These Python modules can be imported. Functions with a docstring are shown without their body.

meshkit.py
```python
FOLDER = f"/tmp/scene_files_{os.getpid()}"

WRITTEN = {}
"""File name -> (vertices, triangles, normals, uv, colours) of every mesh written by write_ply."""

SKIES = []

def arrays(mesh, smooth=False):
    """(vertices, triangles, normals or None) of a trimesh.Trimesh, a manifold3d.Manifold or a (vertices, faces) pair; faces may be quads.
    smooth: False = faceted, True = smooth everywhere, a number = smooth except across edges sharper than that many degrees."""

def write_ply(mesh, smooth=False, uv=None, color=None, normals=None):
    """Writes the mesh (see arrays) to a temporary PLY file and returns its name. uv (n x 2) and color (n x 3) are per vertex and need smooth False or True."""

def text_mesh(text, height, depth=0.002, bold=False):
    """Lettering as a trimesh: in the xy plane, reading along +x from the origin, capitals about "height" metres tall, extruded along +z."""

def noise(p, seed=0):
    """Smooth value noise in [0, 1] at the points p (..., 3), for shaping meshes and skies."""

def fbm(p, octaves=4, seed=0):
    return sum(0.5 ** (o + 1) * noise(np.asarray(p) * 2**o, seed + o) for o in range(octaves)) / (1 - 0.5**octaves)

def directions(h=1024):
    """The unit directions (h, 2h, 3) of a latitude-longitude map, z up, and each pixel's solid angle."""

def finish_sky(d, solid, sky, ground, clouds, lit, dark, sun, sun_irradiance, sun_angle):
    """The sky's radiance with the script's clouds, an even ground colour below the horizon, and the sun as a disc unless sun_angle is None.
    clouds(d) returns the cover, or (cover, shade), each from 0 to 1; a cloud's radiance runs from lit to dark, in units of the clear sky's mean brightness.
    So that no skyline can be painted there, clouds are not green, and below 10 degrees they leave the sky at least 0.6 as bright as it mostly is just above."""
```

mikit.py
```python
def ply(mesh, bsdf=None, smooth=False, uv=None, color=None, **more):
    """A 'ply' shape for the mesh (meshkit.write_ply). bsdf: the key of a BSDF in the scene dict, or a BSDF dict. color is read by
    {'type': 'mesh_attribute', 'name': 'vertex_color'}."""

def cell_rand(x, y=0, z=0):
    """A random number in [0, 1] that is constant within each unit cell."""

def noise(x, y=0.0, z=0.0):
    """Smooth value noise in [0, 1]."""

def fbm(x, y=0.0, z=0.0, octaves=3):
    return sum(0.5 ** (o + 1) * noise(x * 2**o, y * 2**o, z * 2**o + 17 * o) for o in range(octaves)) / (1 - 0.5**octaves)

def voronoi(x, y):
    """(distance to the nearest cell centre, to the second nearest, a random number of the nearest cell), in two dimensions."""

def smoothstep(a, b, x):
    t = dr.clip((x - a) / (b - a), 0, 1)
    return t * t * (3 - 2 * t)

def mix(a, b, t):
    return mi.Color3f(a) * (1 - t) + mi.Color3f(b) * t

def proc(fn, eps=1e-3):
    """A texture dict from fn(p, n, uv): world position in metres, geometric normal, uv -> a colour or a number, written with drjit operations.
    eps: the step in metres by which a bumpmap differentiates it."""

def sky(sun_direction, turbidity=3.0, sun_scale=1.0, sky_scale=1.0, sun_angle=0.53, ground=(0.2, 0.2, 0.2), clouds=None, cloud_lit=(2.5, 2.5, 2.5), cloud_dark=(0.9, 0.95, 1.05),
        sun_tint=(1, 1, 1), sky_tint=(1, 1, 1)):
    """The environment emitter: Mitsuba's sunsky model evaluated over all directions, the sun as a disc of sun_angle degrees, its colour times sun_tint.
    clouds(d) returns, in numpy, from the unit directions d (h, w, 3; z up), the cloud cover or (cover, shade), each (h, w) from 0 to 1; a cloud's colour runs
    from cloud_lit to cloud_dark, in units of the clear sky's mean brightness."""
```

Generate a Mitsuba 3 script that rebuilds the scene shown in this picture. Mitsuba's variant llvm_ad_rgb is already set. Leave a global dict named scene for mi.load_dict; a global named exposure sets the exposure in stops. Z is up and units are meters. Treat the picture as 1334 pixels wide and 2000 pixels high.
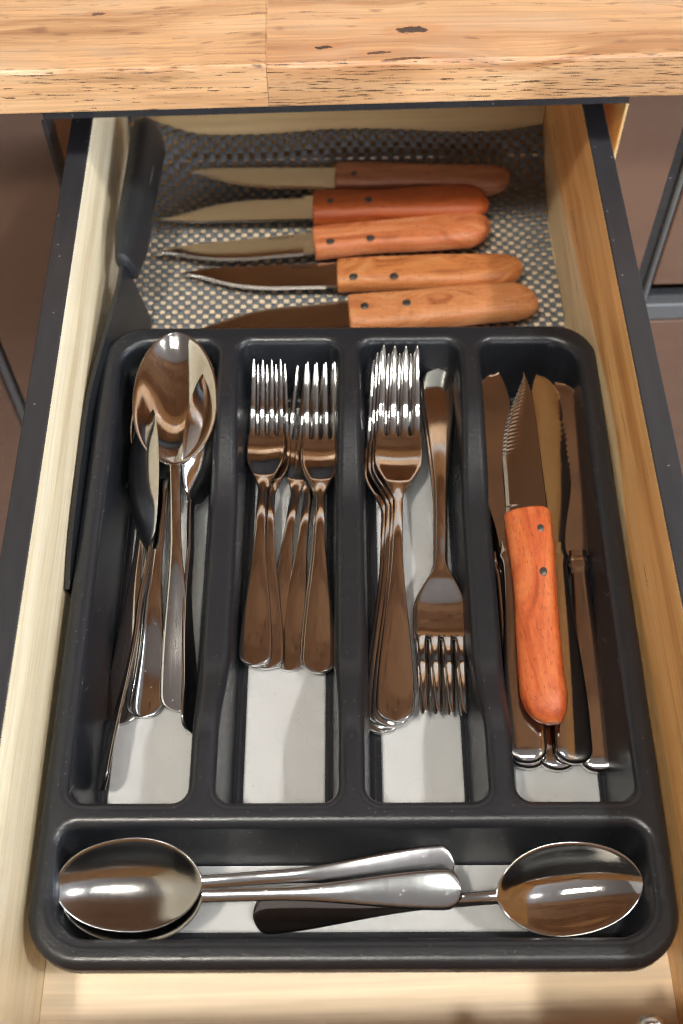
import math, random
import numpy as np
import trimesh, mapbox_earcut, shapely
from scipy.spatial import Delaunay
import drjit as dr
import mitsuba as mi
import mikit, meshkit
from mikit import proc, noise, fbm, voronoi, cell_rand, smoothstep, mix

T = mi.ScalarTransform4f
random.seed(4)
rng = np.random.default_rng(4)
scene, labels = {'type': 'scene'}, {}

# ------------------------------------------------------------------ camera
R = np.array([[0.99980583, -0.01940342, 0.00343747], [-0.01827712, -0.84790689, 0.52983002], [-0.00736586, -0.52978997, -0.84809689]])
M = np.eye(4)
M[:3, 0], M[:3, 1], M[:3, 2], M[:3, 3] = -R[:, 0], -R[:, 1], R[:, 2], (0, 0, 0.490)
scene['camera'] = {'type': 'thinlens', 'to_world': T(M.tolist()), 'fov': math.degrees(2 * math.atan(667 / 2200)), 'fov_axis': 'x', 'near_clip': 0.02, 'far_clip': 50.0,
                   'aperture_radius': 0.0022, 'focus_distance': 0.49}
exposure = 0.42

# ------------------------------------------------------------------ light: two recessed ceiling lamps, a window and an added window-shaped fill
LAMP_A, LAMP_B = (0.90, -0.20, 1.50), (-0.30, -0.28, 1.50)
E_A, E_B = (400.0, 388.0, 368.0), (500.0, 456.0, 388.0)
E_WIN, E_WIN2, E_PANEL = (5.0, 5.9, 6.8), (7.0, 7.5, 8.0), (10.0, 10.4, 9.4)
PANEL = (-0.27, 0.27, -0.40, -0.14)

# ------------------------------------------------------------------ helpers
used = {}


def key_of(name, parent=None):
    k = (parent + '__' if parent else '') + name
    used[k] = used.get(k, -1) + 1
    return k if used[k] == 0 else f'{k}_{used[k]:03d}'


def thing(name, label, category, group=None, kind=None):
    k = key_of(name)
    labels[k] = {'label': label, 'category': category}
    if group:
        labels[k]['group'] = group
    if kind:
        labels[k] = {'label': label, 'kind': kind}
    return k


def part(parent, name, mesh, bsdf, smooth=30, label=None, kind=None, **more):
    k = key_of(name, parent)
    scene[k] = mesh if isinstance(mesh, dict) else mikit.ply(mesh, bsdf, smooth, **more)
    if isinstance(mesh, dict):
        scene[k] = {**mesh, 'bsdf': {'type': 'ref', 'id': bsdf}, **more}
    if label:
        labels.setdefault(k, {})['label'] = label
    if kind:
        labels.setdefault(k, {})['kind'] = kind
    return k


def box(x0, x1, y0, y1, z0, z1, c=0.0):
    """A box with chamfered edges."""
    if c <= 0:
        m = trimesh.creation.box((x1 - x0, y1 - y0, z1 - z0))
        m.apply_translation(((x0 + x1) / 2, (y0 + y1) / 2, (z0 + z1) / 2))
        return m
    pts = []
    for X, sx in ((x0, 1), (x1, -1)):
        for Y, sy in ((y0, 1), (y1, -1)):
            for Z, sz in ((z0, 1), (z1, -1)):
                pts += [(X, Y + sy * c, Z + sz * c), (X + sx * c, Y, Z + sz * c), (X + sx * c, Y + sy * c, Z)]
    return trimesh.convex.convex_hull(np.array(pts))


def cat(*ms):
    return trimesh.util.concatenate(ms)


def sm(a, b, x):
    t = np.clip((np.asarray(x, float) - a) / (b - a), 0, 1)
    return t * t * (3 - 2 * t)


def shell(X, Y, Zt, Zb):
    """A closed sheet from a grid (n, m): top Zt, bottom Zb."""
    n, m = X.shape
    top, bot = np.stack([X, Y, Zt], -1), np.stack([X, Y, Zb], -1)
    v = np.concatenate([top.reshape(-1, 3), bot.reshape(-1, 3)])
    f = []
    i, j = np.meshgrid(np.arange(n - 1), np.arange(m - 1), indexing='ij')
    a, b, c, d = i * m + j, i * m + j + 1, (i + 1) * m + j + 1, (i + 1) * m + j
    q = np.stack([a, b, c, d], -1).reshape(-1, 4)
    f += [q, q[:, ::-1] + n * m]

    def rim(idx):
        idx = np.asarray(idx)
        return np.stack([idx[1:], idx[:-1], idx[:-1] + n * m, idx[1:] + n * m], -1)

    ii, jj = np.arange(n), np.arange(m)
    f += [rim(jj), rim((n - 1) * m + jj[::-1]), rim(ii[::-1] * m), rim(ii * m + m - 1)]
    q = np.concatenate(f)
    mesh = trimesh.Trimesh(v, np.vstack([q[:, [0, 1, 2]], q[:, [0, 2, 3]]]), process=False)
    mesh.merge_vertices()
    mesh.update_faces(mesh.nondegenerate_faces())
    if mesh.volume < 0:
        mesh.invert()
    return mesh


def loft(P, A, B, rings_n=24, power=2.6, U=None, V=None, caps=True):
    """Superelliptic tube: centres P (n,3), half axes A along U and B along V."""
    P = np.asarray(P, float)
    n = len(P)
    t = np.arange(rings_n) * 2 * np.pi / rings_n
    ct, st = np.cos(t), np.sin(t)
    cx, cy = np.sign(ct) * np.abs(ct) ** (2 / power), np.sign(st) * np.abs(st) ** (2 / power)
    U = np.broadcast_to(np.asarray(U if U is not None else (1, 0, 0), float), (n, 3))
    V = np.broadcast_to(np.asarray(V if V is not None else (0, 0, 1), float), (n, 3))
    A, B = np.broadcast_to(A, (n,)), np.broadcast_to(B, (n,))
    v = P[:, None] + A[:, None, None] * cx[None, :, None] * U[:, None] + B[:, None, None] * cy[None, :, None] * V[:, None]
    v = v.reshape(-1, 3)
    i, j = np.meshgrid(np.arange(n - 1), np.arange(rings_n), indexing='ij')
    jn = (j + 1) % rings_n
    q = np.stack([i * rings_n + j, i * rings_n + jn, (i + 1) * rings_n + jn, (i + 1) * rings_n + j], -1).reshape(-1, 4)
    f = np.vstack([q[:, [0, 1, 2]], q[:, [0, 2, 3]]])
    if caps:
        v = np.vstack([v, P[0], P[-1]])
        k = np.arange(rings_n)
        kn = (k + 1) % rings_n
        f = np.vstack([f, np.stack([k, np.full_like(k, n * rings_n), kn], -1), np.stack([(n - 1) * rings_n + k, (n - 1) * rings_n + kn, np.full_like(k, n * rings_n + 1)], -1)])
    m = trimesh.Trimesh(v, f, process=False)
    if m.volume < 0:
        m.invert()
    return m


def place(end, tip, roll=0.0, L=None):
    """Matrix that lays a piece (handle end at the origin, its length along +y, up +z) from END towards TIP."""
    e, t = np.asarray(end, float), np.asarray(tip, float)
    y = (t - e) / np.linalg.norm(t - e)
    x = np.cross(y, (0, 0, 1.0))
    x /= np.linalg.norm(x)
    z = np.cross(x, y)
    c, s = math.cos(math.radians(roll)), math.sin(math.radians(roll))
    x, z = c * x + s * z, -s * x + c * z
    m = np.eye(4)
    m[:3, 0], m[:3, 1], m[:3, 2], m[:3, 3] = x, y, z, e
    return T(m.tolist())


# ------------------------------------------------------------------ materials
def bsdf(name, d):
    scene[name] = d


def wood(dark, mid, light, ax, scale=1.0, pores=0.0, seed=0.0, rough=0.45, spec=0.5, coat=0.0, swirl=0.0):
    """Grain along axis ax ('x', 'y')."""
    def fn(p, n, uv):
        a, b = (p.x, p.y) if ax == 'x' else (p.y, p.x)
        c = p.z
        s = scale
        warp = fbm(a * 9 * s + seed, b * 30 * s, c * 30 * s) - 0.5
        sw = (noise(a * 34 + seed, b * 60, c * 60) - 0.5) * swirl
        band = fbm(a * 5 * s + seed * 3, b * 150 * s + warp * 5 + sw, c * 150 * s + warp * 3 + sw, 3)
        fine = fbm(a * 40 * s + seed, b * 1300 * s + warp * 12, c * 1300 * s, 2)
        col = mix(mix(dark, mid, smoothstep(0.2, 0.52, band)), light, smoothstep(0.45, 0.8, band))
        col = col * (0.84 + 0.32 * fine)
        if pores > 0:
            d = noise(a * 190 * s + seed, b * 1900 * s + warp * 20, c * 1900 * s)
            g = fbm(a * 14 * s + seed, b * 60 * s, c * 60 * s, 2)
            col = mix(col, mi.Color3f(dark) * 0.28, smoothstep(0.80 - 0.16 * g, 0.9, d) * pores)
        return col
    d = {'type': 'principled', 'base_color': proc(fn), 'roughness': rough, 'specular': spec, 'clearcoat': coat, 'clearcoat_gloss': 0.85}
    return {'type': 'twosided', 'b': d}


def steel(rough, seed, tint=(0.63, 0.615, 0.60)):
    def ro(p, n, uv):
        spots = voronoi(p.x * 420 + seed, p.y * 420 + p.z * 300)
        water = smoothstep(0.82, 0.96, fbm(p.x * 130 + seed, p.y * 130, p.z * 130, 3)) * 0.11
        speck = dr.select(spots[2] > 0.968, 1.0 - smoothstep(0.08, 0.30, spots[0]), 0.0) * 0.12
        return rough + water + speck + 0.03 * noise(p.x * 900, p.y * 90, seed)
    return {'type': 'twosided', 'b': {'type': 'principled', 'base_color': {'type': 'rgb', 'value': list(tint)}, 'metallic': 1.0, 'roughness': proc(ro)}}


bsdf('m_steel', steel(0.055, 1.0))
bsdf('m_steel_worn', steel(0.15, 5.0, (0.43, 0.43, 0.435)))
bsdf('m_blade', steel(0.10, 9.0, (0.58, 0.56, 0.54)))
bsdf('m_ground_edge', steel(0.34, 13.0, (0.66, 0.64, 0.62)))
bsdf('m_rivet', {'type': 'principled', 'base_color': {'type': 'rgb', 'value': [0.10, 0.09, 0.085]}, 'metallic': 0.7, 'roughness': 0.42})
bsdf('m_print', {'type': 'twosided', 'b': {'type': 'diffuse', 'reflectance': {'type': 'rgb', 'value': [0.03, 0.025, 0.02]}}})


def tray_col(p, n, uv):
    sp = voronoi(p.x * 560, p.y * 560 + p.z * 490)
    dust = dr.select(sp[2] > 0.965, 1.0 - smoothstep(0.06, 0.16, sp[0]), 0.0)
    sc = smoothstep(0.90, 0.97, noise(p.x * 260 + p.y * 90, p.y * 30, p.z * 240)) * smoothstep(0.55, 0.7, fbm(p.x * 40, p.y * 40, p.z * 40, 2))
    return mix(mi.Color3f(0.013, 0.0150, 0.0195), mi.Color3f(0.33, 0.31, 0.28), dust * 0.35 + sc * 0.13)


def tray_rough(p, n, uv):
    return 0.27 + 0.12 * fbm(p.x * 70, p.y * 70, p.z * 70, 3)


def tray_bump(p, n, uv):
    return noise(p.x * 1500, p.y * 1500, p.z * 1500)


bsdf('m_tray', {'type': 'twosided', 'b': {'type': 'bumpmap', 't': proc(tray_bump, 2e-4), 'scale': 0.00007,
     'b': {'type': 'principled', 'base_color': proc(tray_col), 'roughness': proc(tray_rough), 'specular': 0.55}}})


def white_col(p, n, uv):
    st = fbm(p.x * 90 + 3, p.y * 90, 0, 3)
    ring = voronoi(p.x * 45, p.y * 45)
    r = dr.select(ring[2] > 0.6, smoothstep(0.03, 0.0, dr.abs(ring[0] - 0.28)), 0.0)
    sp = voronoi(p.x * 300 + 7, p.y * 300)
    crumb = dr.select(sp[2] > 0.975, 1.0 - smoothstep(0.05, 0.12, sp[0]), 0.0)
    return mix(mi.Color3f(0.505, 0.51, 0.52) * (0.97 + 0.06 * st) * (1 - 0.035 * r), mi.Color3f(0.25, 0.18, 0.12), crumb * 0.5)


bsdf('m_white', {'type': 'twosided', 'b': {'type': 'principled', 'base_color': proc(white_col), 'roughness': 0.38, 'specular': 0.45}})


def liner_col(p, n, uv):
    return mi.Color3f(0.108, 0.118, 0.135) * (0.75 + 0.5 * noise(p.x * 900, p.y * 900, p.z * 500))


bsdf('m_liner', {'type': 'twosided', 'b': {'type': 'principled', 'base_color': proc(liner_col), 'roughness': 0.48, 'specular': 0.5}})
bsdf('m_side_lit', wood((0.62, 0.50, 0.31), (0.72, 0.61, 0.41), (0.77, 0.67, 0.48), 'y', 0.55, seed=2.0, rough=0.40, coat=0.25))  # left board: the strong light on it is painted in as paler wood
SAP = ((0.62, 0.50, 0.31), (0.72, 0.61, 0.41), (0.77, 0.67, 0.48))


def heart_col(p, n, uv):
    a, b, c = p.y, p.x, p.z
    warp = fbm(a * 6 + 7, b * 20, c * 20) - 0.5
    band = fbm(a * 3 + 21, b * 80 + warp * 4, c * 80 + warp * 3, 3)
    fine = fbm(a * 22, b * 700, c * 700 + warp * 12, 2)
    sap = mix(mix(SAP[0], SAP[1], smoothstep(0.2, 0.52, band)), SAP[2], smoothstep(0.45, 0.8, band))
    heart = mix(mix((0.52, 0.24, 0.078), (0.69, 0.385, 0.148), smoothstep(0.2, 0.52, band)), (0.75, 0.47, 0.215), smoothstep(0.45, 0.8, band))
    line = 0.052 - 0.145 * (a - 0.38) + warp * 0.006 + 0.10 * smoothstep(0.34, 0.10, a) * -1.0
    col = mix(sap * mi.Color3f(0.98, 0.88, 0.76), heart, smoothstep(-0.0025, 0.0025, c - line)) * (0.84 + 0.32 * fine)
    streak = smoothstep(0.86, 0.93, noise(a * 26 + 3, b * 900, c * 620 + warp * 8)) * smoothstep(0.45, 0.6, fbm(a * 8, 2.0, c * 60, 2))
    return mix(col, mi.Color3f(0.10, 0.035, 0.012), streak * 0.8)


bsdf('m_side_amber', {'type': 'twosided', 'b': {'type': 'principled', 'base_color': proc(heart_col), 'roughness': 0.4, 'specular': 0.5, 'clearcoat': 0.25, 'clearcoat_gloss': 0.85}})
bsdf('m_floor_wood', wood((0.72, 0.56, 0.38), (0.76, 0.61, 0.43), (0.79, 0.65, 0.48), 'x', 0.35, seed=11.0, rough=0.5))
bsdf('m_back_wood', wood((0.52, 0.34, 0.16), (0.62, 0.425, 0.21), (0.68, 0.49, 0.27), 'x', 0.35, seed=15.0, rough=0.5))


def black_col(p, n, uv):
    sp = voronoi(p.x * 260, p.y * 260 + p.z * 200)
    dust = dr.select(sp[2] > 0.96, 1.0 - smoothstep(0.06, 0.14, sp[0]), 0.0)
    return mix(mi.Color3f(0.026, 0.026, 0.030), mi.Color3f(0.35, 0.34, 0.33), dust * 0.5) * (0.85 + 0.3 * noise(p.x * 300, p.y * 60, p.z * 300))


bsdf('m_black_paint', {'type': 'twosided', 'b': {'type': 'principled', 'base_color': proc(black_col), 'roughness': 0.38, 'specular': 0.5}})


def counter_col(p, n, uv):
    side = smoothstep(-0.0283, -0.0281, p.x)
    x, y, z = p.x + side * 3.1, p.y, p.z
    warp = fbm(x * 8, y * 26, z * 26) - 0.5
    band = fbm(x * 4, y * 90 + warp * 6, z * 90 + warp * 4, 3)
    fine = fbm(x * 30, y * 900 + warp * 14, z * 900, 2)
    red = smoothstep(0.45, 0.75, fbm(x * 7 + 5, y * 22, z * 22, 3))
    col = mix(mix((0.36, 0.175, 0.075), (0.55, 0.315, 0.155), smoothstep(0.22, 0.5, band)), (0.64, 0.41, 0.225), smoothstep(0.45, 0.78, band))
    lines = smoothstep(0.60, 0.82, noise(x * 11 + 4, y * 1000 + warp * 16, z * 1000)) * (0.4 + 0.6 * fbm(x * 5, y * 50, z * 50, 2))
    col = mix(col, mi.Color3f(0.34, 0.165, 0.085), lines * 0.55)
    blotch = smoothstep(0.5, 0.8, fbm(x * 20 + 9, y * 60, z * 60, 3))
    col = mix(col, mi.Color3f(0.46, 0.20, 0.09), red * 0.35) * (0.74 + 0.5 * fine)
    col = mix(col, mi.Color3f(0.50, 0.36, 0.26), blotch * 0.3)
    face = smoothstep(0.4432, 0.4412, p.y - (p.x) * 0.0148)   # the open pores of the cut edge
    g = fbm(x * 12, y * 40, z * 40, 2)
    d = noise(x * (120 + 0 * x) + 2 + warp * 9, y * 1500 + warp * 30, z * 1350 + x * 25) * 0.72 + 0.30 * noise(x * 420, y * 2600, z * 2600)
    g = smoothstep(0.25, 0.75, g)
    col = mix(col, mi.Color3f(0.30, 0.145, 0.06), smoothstep(0.30, 0.85, g) * (0.35 + 0.4 * fine) * face)
    d2 = noise(x * 90 + 2, y * 700 + warp * 30, z * 1100)
    top_p = smoothstep(0.86 - 0.2 * g, 1.0, d2) * 0.55 + smoothstep(0.92 - 0.2 * g, 0.96, d) * 0.4
    col = mix(col, mi.Color3f(0.16, 0.065, 0.035), top_p * (1 - face))
    col = mix(col, mi.Color3f(0.045, 0.022, 0.012), smoothstep(0.70 - 0.24 * g, 0.84, d) * 0.9 * face)
    for kx, ky, rx, ry, s in ((0.0388, 0.463, 0.0085, 0.0026, 1.0), (-0.107, 0.479, 0.004, 0.0014, 0.8), (-0.0025, 0.4515, 0.005, 0.0013, 1.0), (0.0228, 0.4465, 0.006, 0.0011, 0.9), (0.034, 0.4422, 0.013, 0.0008, 0.8)):
        w = noise(p.x * 500, p.y * 900, 3.0) - 0.5
        q = dr.square((p.x - kx) / rx) + dr.square((p.y - ky - 0.1 * (p.x - kx)) / ry) + w * 0.9
        top = smoothstep(0.1635, 0.1655, p.z)
        col = mix(col, mi.Color3f(0.46, 0.19, 0.07), (1 - smoothstep(1.6, 4.5, q)) * 0.45 * top * s)
        col = mix(col, mi.Color3f(0.025, 0.012, 0.01), (1 - smoothstep(0.55, 1.0, q)) * 0.92 * top * s)
    return col


bsdf('m_counter', {'type': 'twosided', 'b': {'type': 'principled', 'base_color': proc(counter_col), 'roughness': 0.36, 'specular': 0.5, 'clearcoat': 0.25, 'clearcoat_gloss': 0.8}})


def brown_col(p, n, uv):
    return mi.Color3f(0.115, 0.066, 0.047) * (0.9 + 0.2 * fbm(p.x * 60, p.y * 60, p.z * 60, 3))


def brown_bump(p, n, uv):
    return fbm(p.x * 420, p.y * 420, p.z * 420, 2)


bsdf('m_brown', {'type': 'twosided', 'b': {'type': 'bumpmap', 't': proc(brown_bump, 4e-4), 'scale': 0.00012,
     'b': {'type': 'principled', 'base_color': proc(brown_col), 'roughness': 0.42, 'specular': 0.5}}})
bsdf('m_grey_bar', {'type': 'twosided', 'b': {'type': 'principled', 'base_color': {'type': 'rgb', 'value': [0.15, 0.16, 0.175]}, 'metallic': 0.5, 'roughness': 0.4}})
bsdf('m_raw_edge', wood((0.5, 0.30, 0.10), (0.62, 0.42, 0.18), (0.68, 0.50, 0.25), 'x', 0.6, seed=3.0))
for i, (a, b, c) in enumerate((((0.26, 0.10, 0.05), (0.38, 0.155, 0.08), (0.44, 0.205, 0.115)), ((0.30, 0.055, 0.012), (0.40, 0.085, 0.02), (0.46, 0.11, 0.03)), ((0.36, 0.09, 0.03), (0.53, 0.165, 0.06), (0.60, 0.24, 0.11)),
                               ((0.33, 0.095, 0.028), (0.52, 0.185, 0.058), (0.60, 0.265, 0.10)), ((0.38, 0.12, 0.042), (0.55, 0.215, 0.082), (0.62, 0.285, 0.125)))):
    bsdf(f'm_handle_{i}', wood(a, b, c, 'x', 1.6, pores=0.4, seed=20.0 + 7 * i, rough=0.5, coat=0.0, swirl=(1.5, 1.0, 4.0, 9.0, 6.0)[i]))
bsdf('m_handle_red', wood((0.34, 0.055, 0.014), (0.50, 0.105, 0.028), (0.56, 0.16, 0.05), 'y', 1.6, pores=0.4, seed=61.0, rough=0.5, coat=0.0, swirl=4.0))


def cleaver_col(p, n, uv):
    sc = smoothstep(0.80, 0.95, noise(p.x * 200, p.y * 120 + p.z * 300, p.z * 500)) * smoothstep(0.5, 0.7, fbm(p.x * 50, p.y * 50, p.z * 50, 2))
    return mix(mi.Color3f(0.014, 0.016, 0.019), mi.Color3f(0.30, 0.32, 0.34), sc * 0.35)


bsdf('m_black_plastic', {'type': 'twosided', 'b': {'type': 'principled', 'base_color': proc(cleaver_col), 'roughness': 0.45, 'specular': 0.5}})
bsdf('m_black_blade', {'type': 'twosided', 'b': {'type': 'principled', 'base_color': proc(cleaver_col), 'roughness': 0.34, 'specular': 0.6}})


def wall_col(p, n, uv):
    band = fbm(p.x * 3, p.y * 3, p.z * 26, 3)
    plank = dr.abs(p.z * 9 - dr.floor(p.z * 9) - 0.5)
    return mix((0.20, 0.085, 0.030), (0.40, 0.19, 0.07), band) * (0.4 + 0.6 * smoothstep(0.5, 0.47, plank))


bsdf('m_wall_wood', {'type': 'twosided', 'b': {'type': 'principled', 'base_color': proc(wall_col), 'roughness': 0.5}})
def ceil_col(p, n, uv):
    row = dr.floor(p.y / 0.14)
    tone = cell_rand(row, 3.0, dr.floor(p.x / 1.3 + cell_rand(row, 1.0)))
    band = fbm(p.x * 3 + row * 7, p.y * 40, 1.0, 3)
    knot = voronoi(p.x * 3.1, p.y * 7)
    seam = smoothstep(0.46, 0.49, dr.abs(p.y / 0.14 - row - 0.5))
    col = mix(mix((0.09, 0.036, 0.014), (0.27, 0.12, 0.046), band), (0.37, 0.195, 0.09), tone * 0.55)
    return mix(col, (0.04, 0.018, 0.01), dr.maximum(smoothstep(0.14, 0.05, knot[0]), seam))


bsdf('m_ceiling', {'type': 'twosided', 'b': {'type': 'principled', 'base_color': proc(ceil_col), 'roughness': 0.6}})
bsdf('m_plaster', {'type': 'twosided', 'b': {'type': 'diffuse', 'reflectance': {'type': 'rgb', 'value': [0.62, 0.58, 0.54]}}})
bsdf('m_grey_plaster', {'type': 'twosided', 'b': {'type': 'diffuse', 'reflectance': {'type': 'rgb', 'value': [0.27, 0.245, 0.235]}}})
bsdf('m_room_floor', {'type': 'twosided', 'b': {'type': 'diffuse', 'reflectance': {'type': 'rgb', 'value': [0.22, 0.17, 0.13]}}})
bsdf('m_trim', {'type': 'twosided', 'b': {'type': 'diffuse', 'reflectance': {'type': 'rgb', 'value': [0.7, 0.7, 0.68]}}})

# ------------------------------------------------------------------ the room that the steel mirrors
def setting(name, label, mesh, m):
    k = key_of(name)
    scene[k] = mikit.ply(mesh, m, False)
    labels[k] = {'label': label, 'kind': 'structure'}
    return k


CEIL = 1.50
setting('ceiling', 'grey plaster ceiling of the kitchen', box(-2.0, 2.2, -2.4, 1.25, CEIL, CEIL + 0.05), 'm_grey_plaster')
setting('soffit', 'brown wooden soffit over the counter', box(-2.0, 2.2, 0.24, 1.19, CEIL - 0.06, CEIL - 0.002), 'm_ceiling')
setting('floor', 'brown kitchen floor', box(-2.0, 2.2, -2.4, 1.25, -0.85, -0.80), 'm_room_floor')
setting('wall', 'brown plank wall high above the counter', box(-2.0, 2.2, 1.20, 1.25, 1.12, CEIL), 'm_wall_wood')
setting('wall', 'grey plain wall behind the counter', box(-2.0, 2.2, 1.195, 1.25, -0.80, 1.118), 'm_plaster')
setting('wall', 'plain wall to the left of the drawer', box(-2.05, -2.0, -2.4, 1.25, -0.80, CEIL), 'm_plaster')
setting('wall', 'wall with the window to the right of the drawer', cat(box(2.2, 2.25, -2.4, 1.25, -0.80, 0.05), box(2.2, 2.25, -2.4, 1.25, 1.25, CEIL), box(2.2, 2.25, -2.4, -2.1, 0.05, 1.25), box(2.2, 2.25, 0.2, 1.25, 0.05, 1.25)), 'm_plaster')
setting('wall', 'brown wall behind the camera', box(-2.0, 2.2, -2.45, -2.40, -0.80, CEIL), 'm_wall_wood')


def window(label, x, y, z, n, w, h, E):
    """A window of frame and bright pane, facing along n (+-x or +-y)."""
    k = thing('window', label, 'window')
    fr = [box(-w / 2 - 0.05, w / 2 + 0.05, 0, 0.03, s * h / 2 - 0.0, s * h / 2 + 0.05) if s > 0 else box(-w / 2 - 0.05, w / 2 + 0.05, 0, 0.03, -h / 2 - 0.05, -h / 2) for s in (1, -1)]
    fr += [box(-w / 2 - 0.05, -w / 2, 0, 0.03, -h / 2, h / 2), box(w / 2, w / 2 + 0.05, 0, 0.03, -h / 2, h / 2), box(-0.02, 0.02, 0, 0.03, -h / 2, h / 2)]
    f = cat(*fr)
    pane = trimesh.Trimesh([(-w / 2, 0.004, -h / 2), (w / 2, 0.004, -h / 2), (w / 2, 0.004, h / 2), (-w / 2, 0.004, h / 2)], [(0, 2, 1), (0, 3, 2)], process=False)
    ang = math.atan2(n[1], n[0]) - math.pi / 2
    rot = trimesh.transformations.rotation_matrix(ang, (0, 0, 1))
    for m in (f, pane):
        m.apply_transform(rot)
        m.apply_translation((x, y, z))
    part(k, 'frame', f, 'm_trim', False)
    part(k, 'pane', pane, 'm_trim', False, emitter={'type': 'area', 'radiance': {'type': 'rgb', 'value': list(E)}})


window('wide bright window in the wall to the right', 2.195, -0.95, 0.65, (-1, 0), 2.2, 1.1, E_WIN)
window('added fill light shaped as a window in the wall behind the camera', 0.7, -2.395, 0.55, (0, 1), 1.5, 1.0, E_WIN2)  # added fill to brighten the back of the drawer, built as a window
k = thing('ceiling_panel_light', 'wide flat panel light on the ceiling above the drawer', 'ceiling lamp')
px0, px1, py0, py1 = PANEL
part(k, 'frame', cat(box(px0 - 0.02, px1 + 0.02, py0 - 0.02, py0, CEIL - 0.02, CEIL - 0.001), box(px0 - 0.02, px1 + 0.02, py1, py1 + 0.02, CEIL - 0.02, CEIL - 0.001),
                     box(px0 - 0.02, px0, py0, py1, CEIL - 0.02, CEIL - 0.001), box(px1, px1 + 0.02, py0, py1, CEIL - 0.02, CEIL - 0.001)), 'm_trim', False)
part(k, 'diffuser', trimesh.Trimesh([(px0, py0, CEIL - 0.012), (px1, py0, CEIL - 0.012), (px1, py1, CEIL - 0.012), (px0, py1, CEIL - 0.012)], [(0, 2, 1), (0, 3, 2)], process=False), 'm_trim', False,
     emitter={'type': 'area', 'radiance': {'type': 'rgb', 'value': list(E_PANEL)}})
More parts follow.
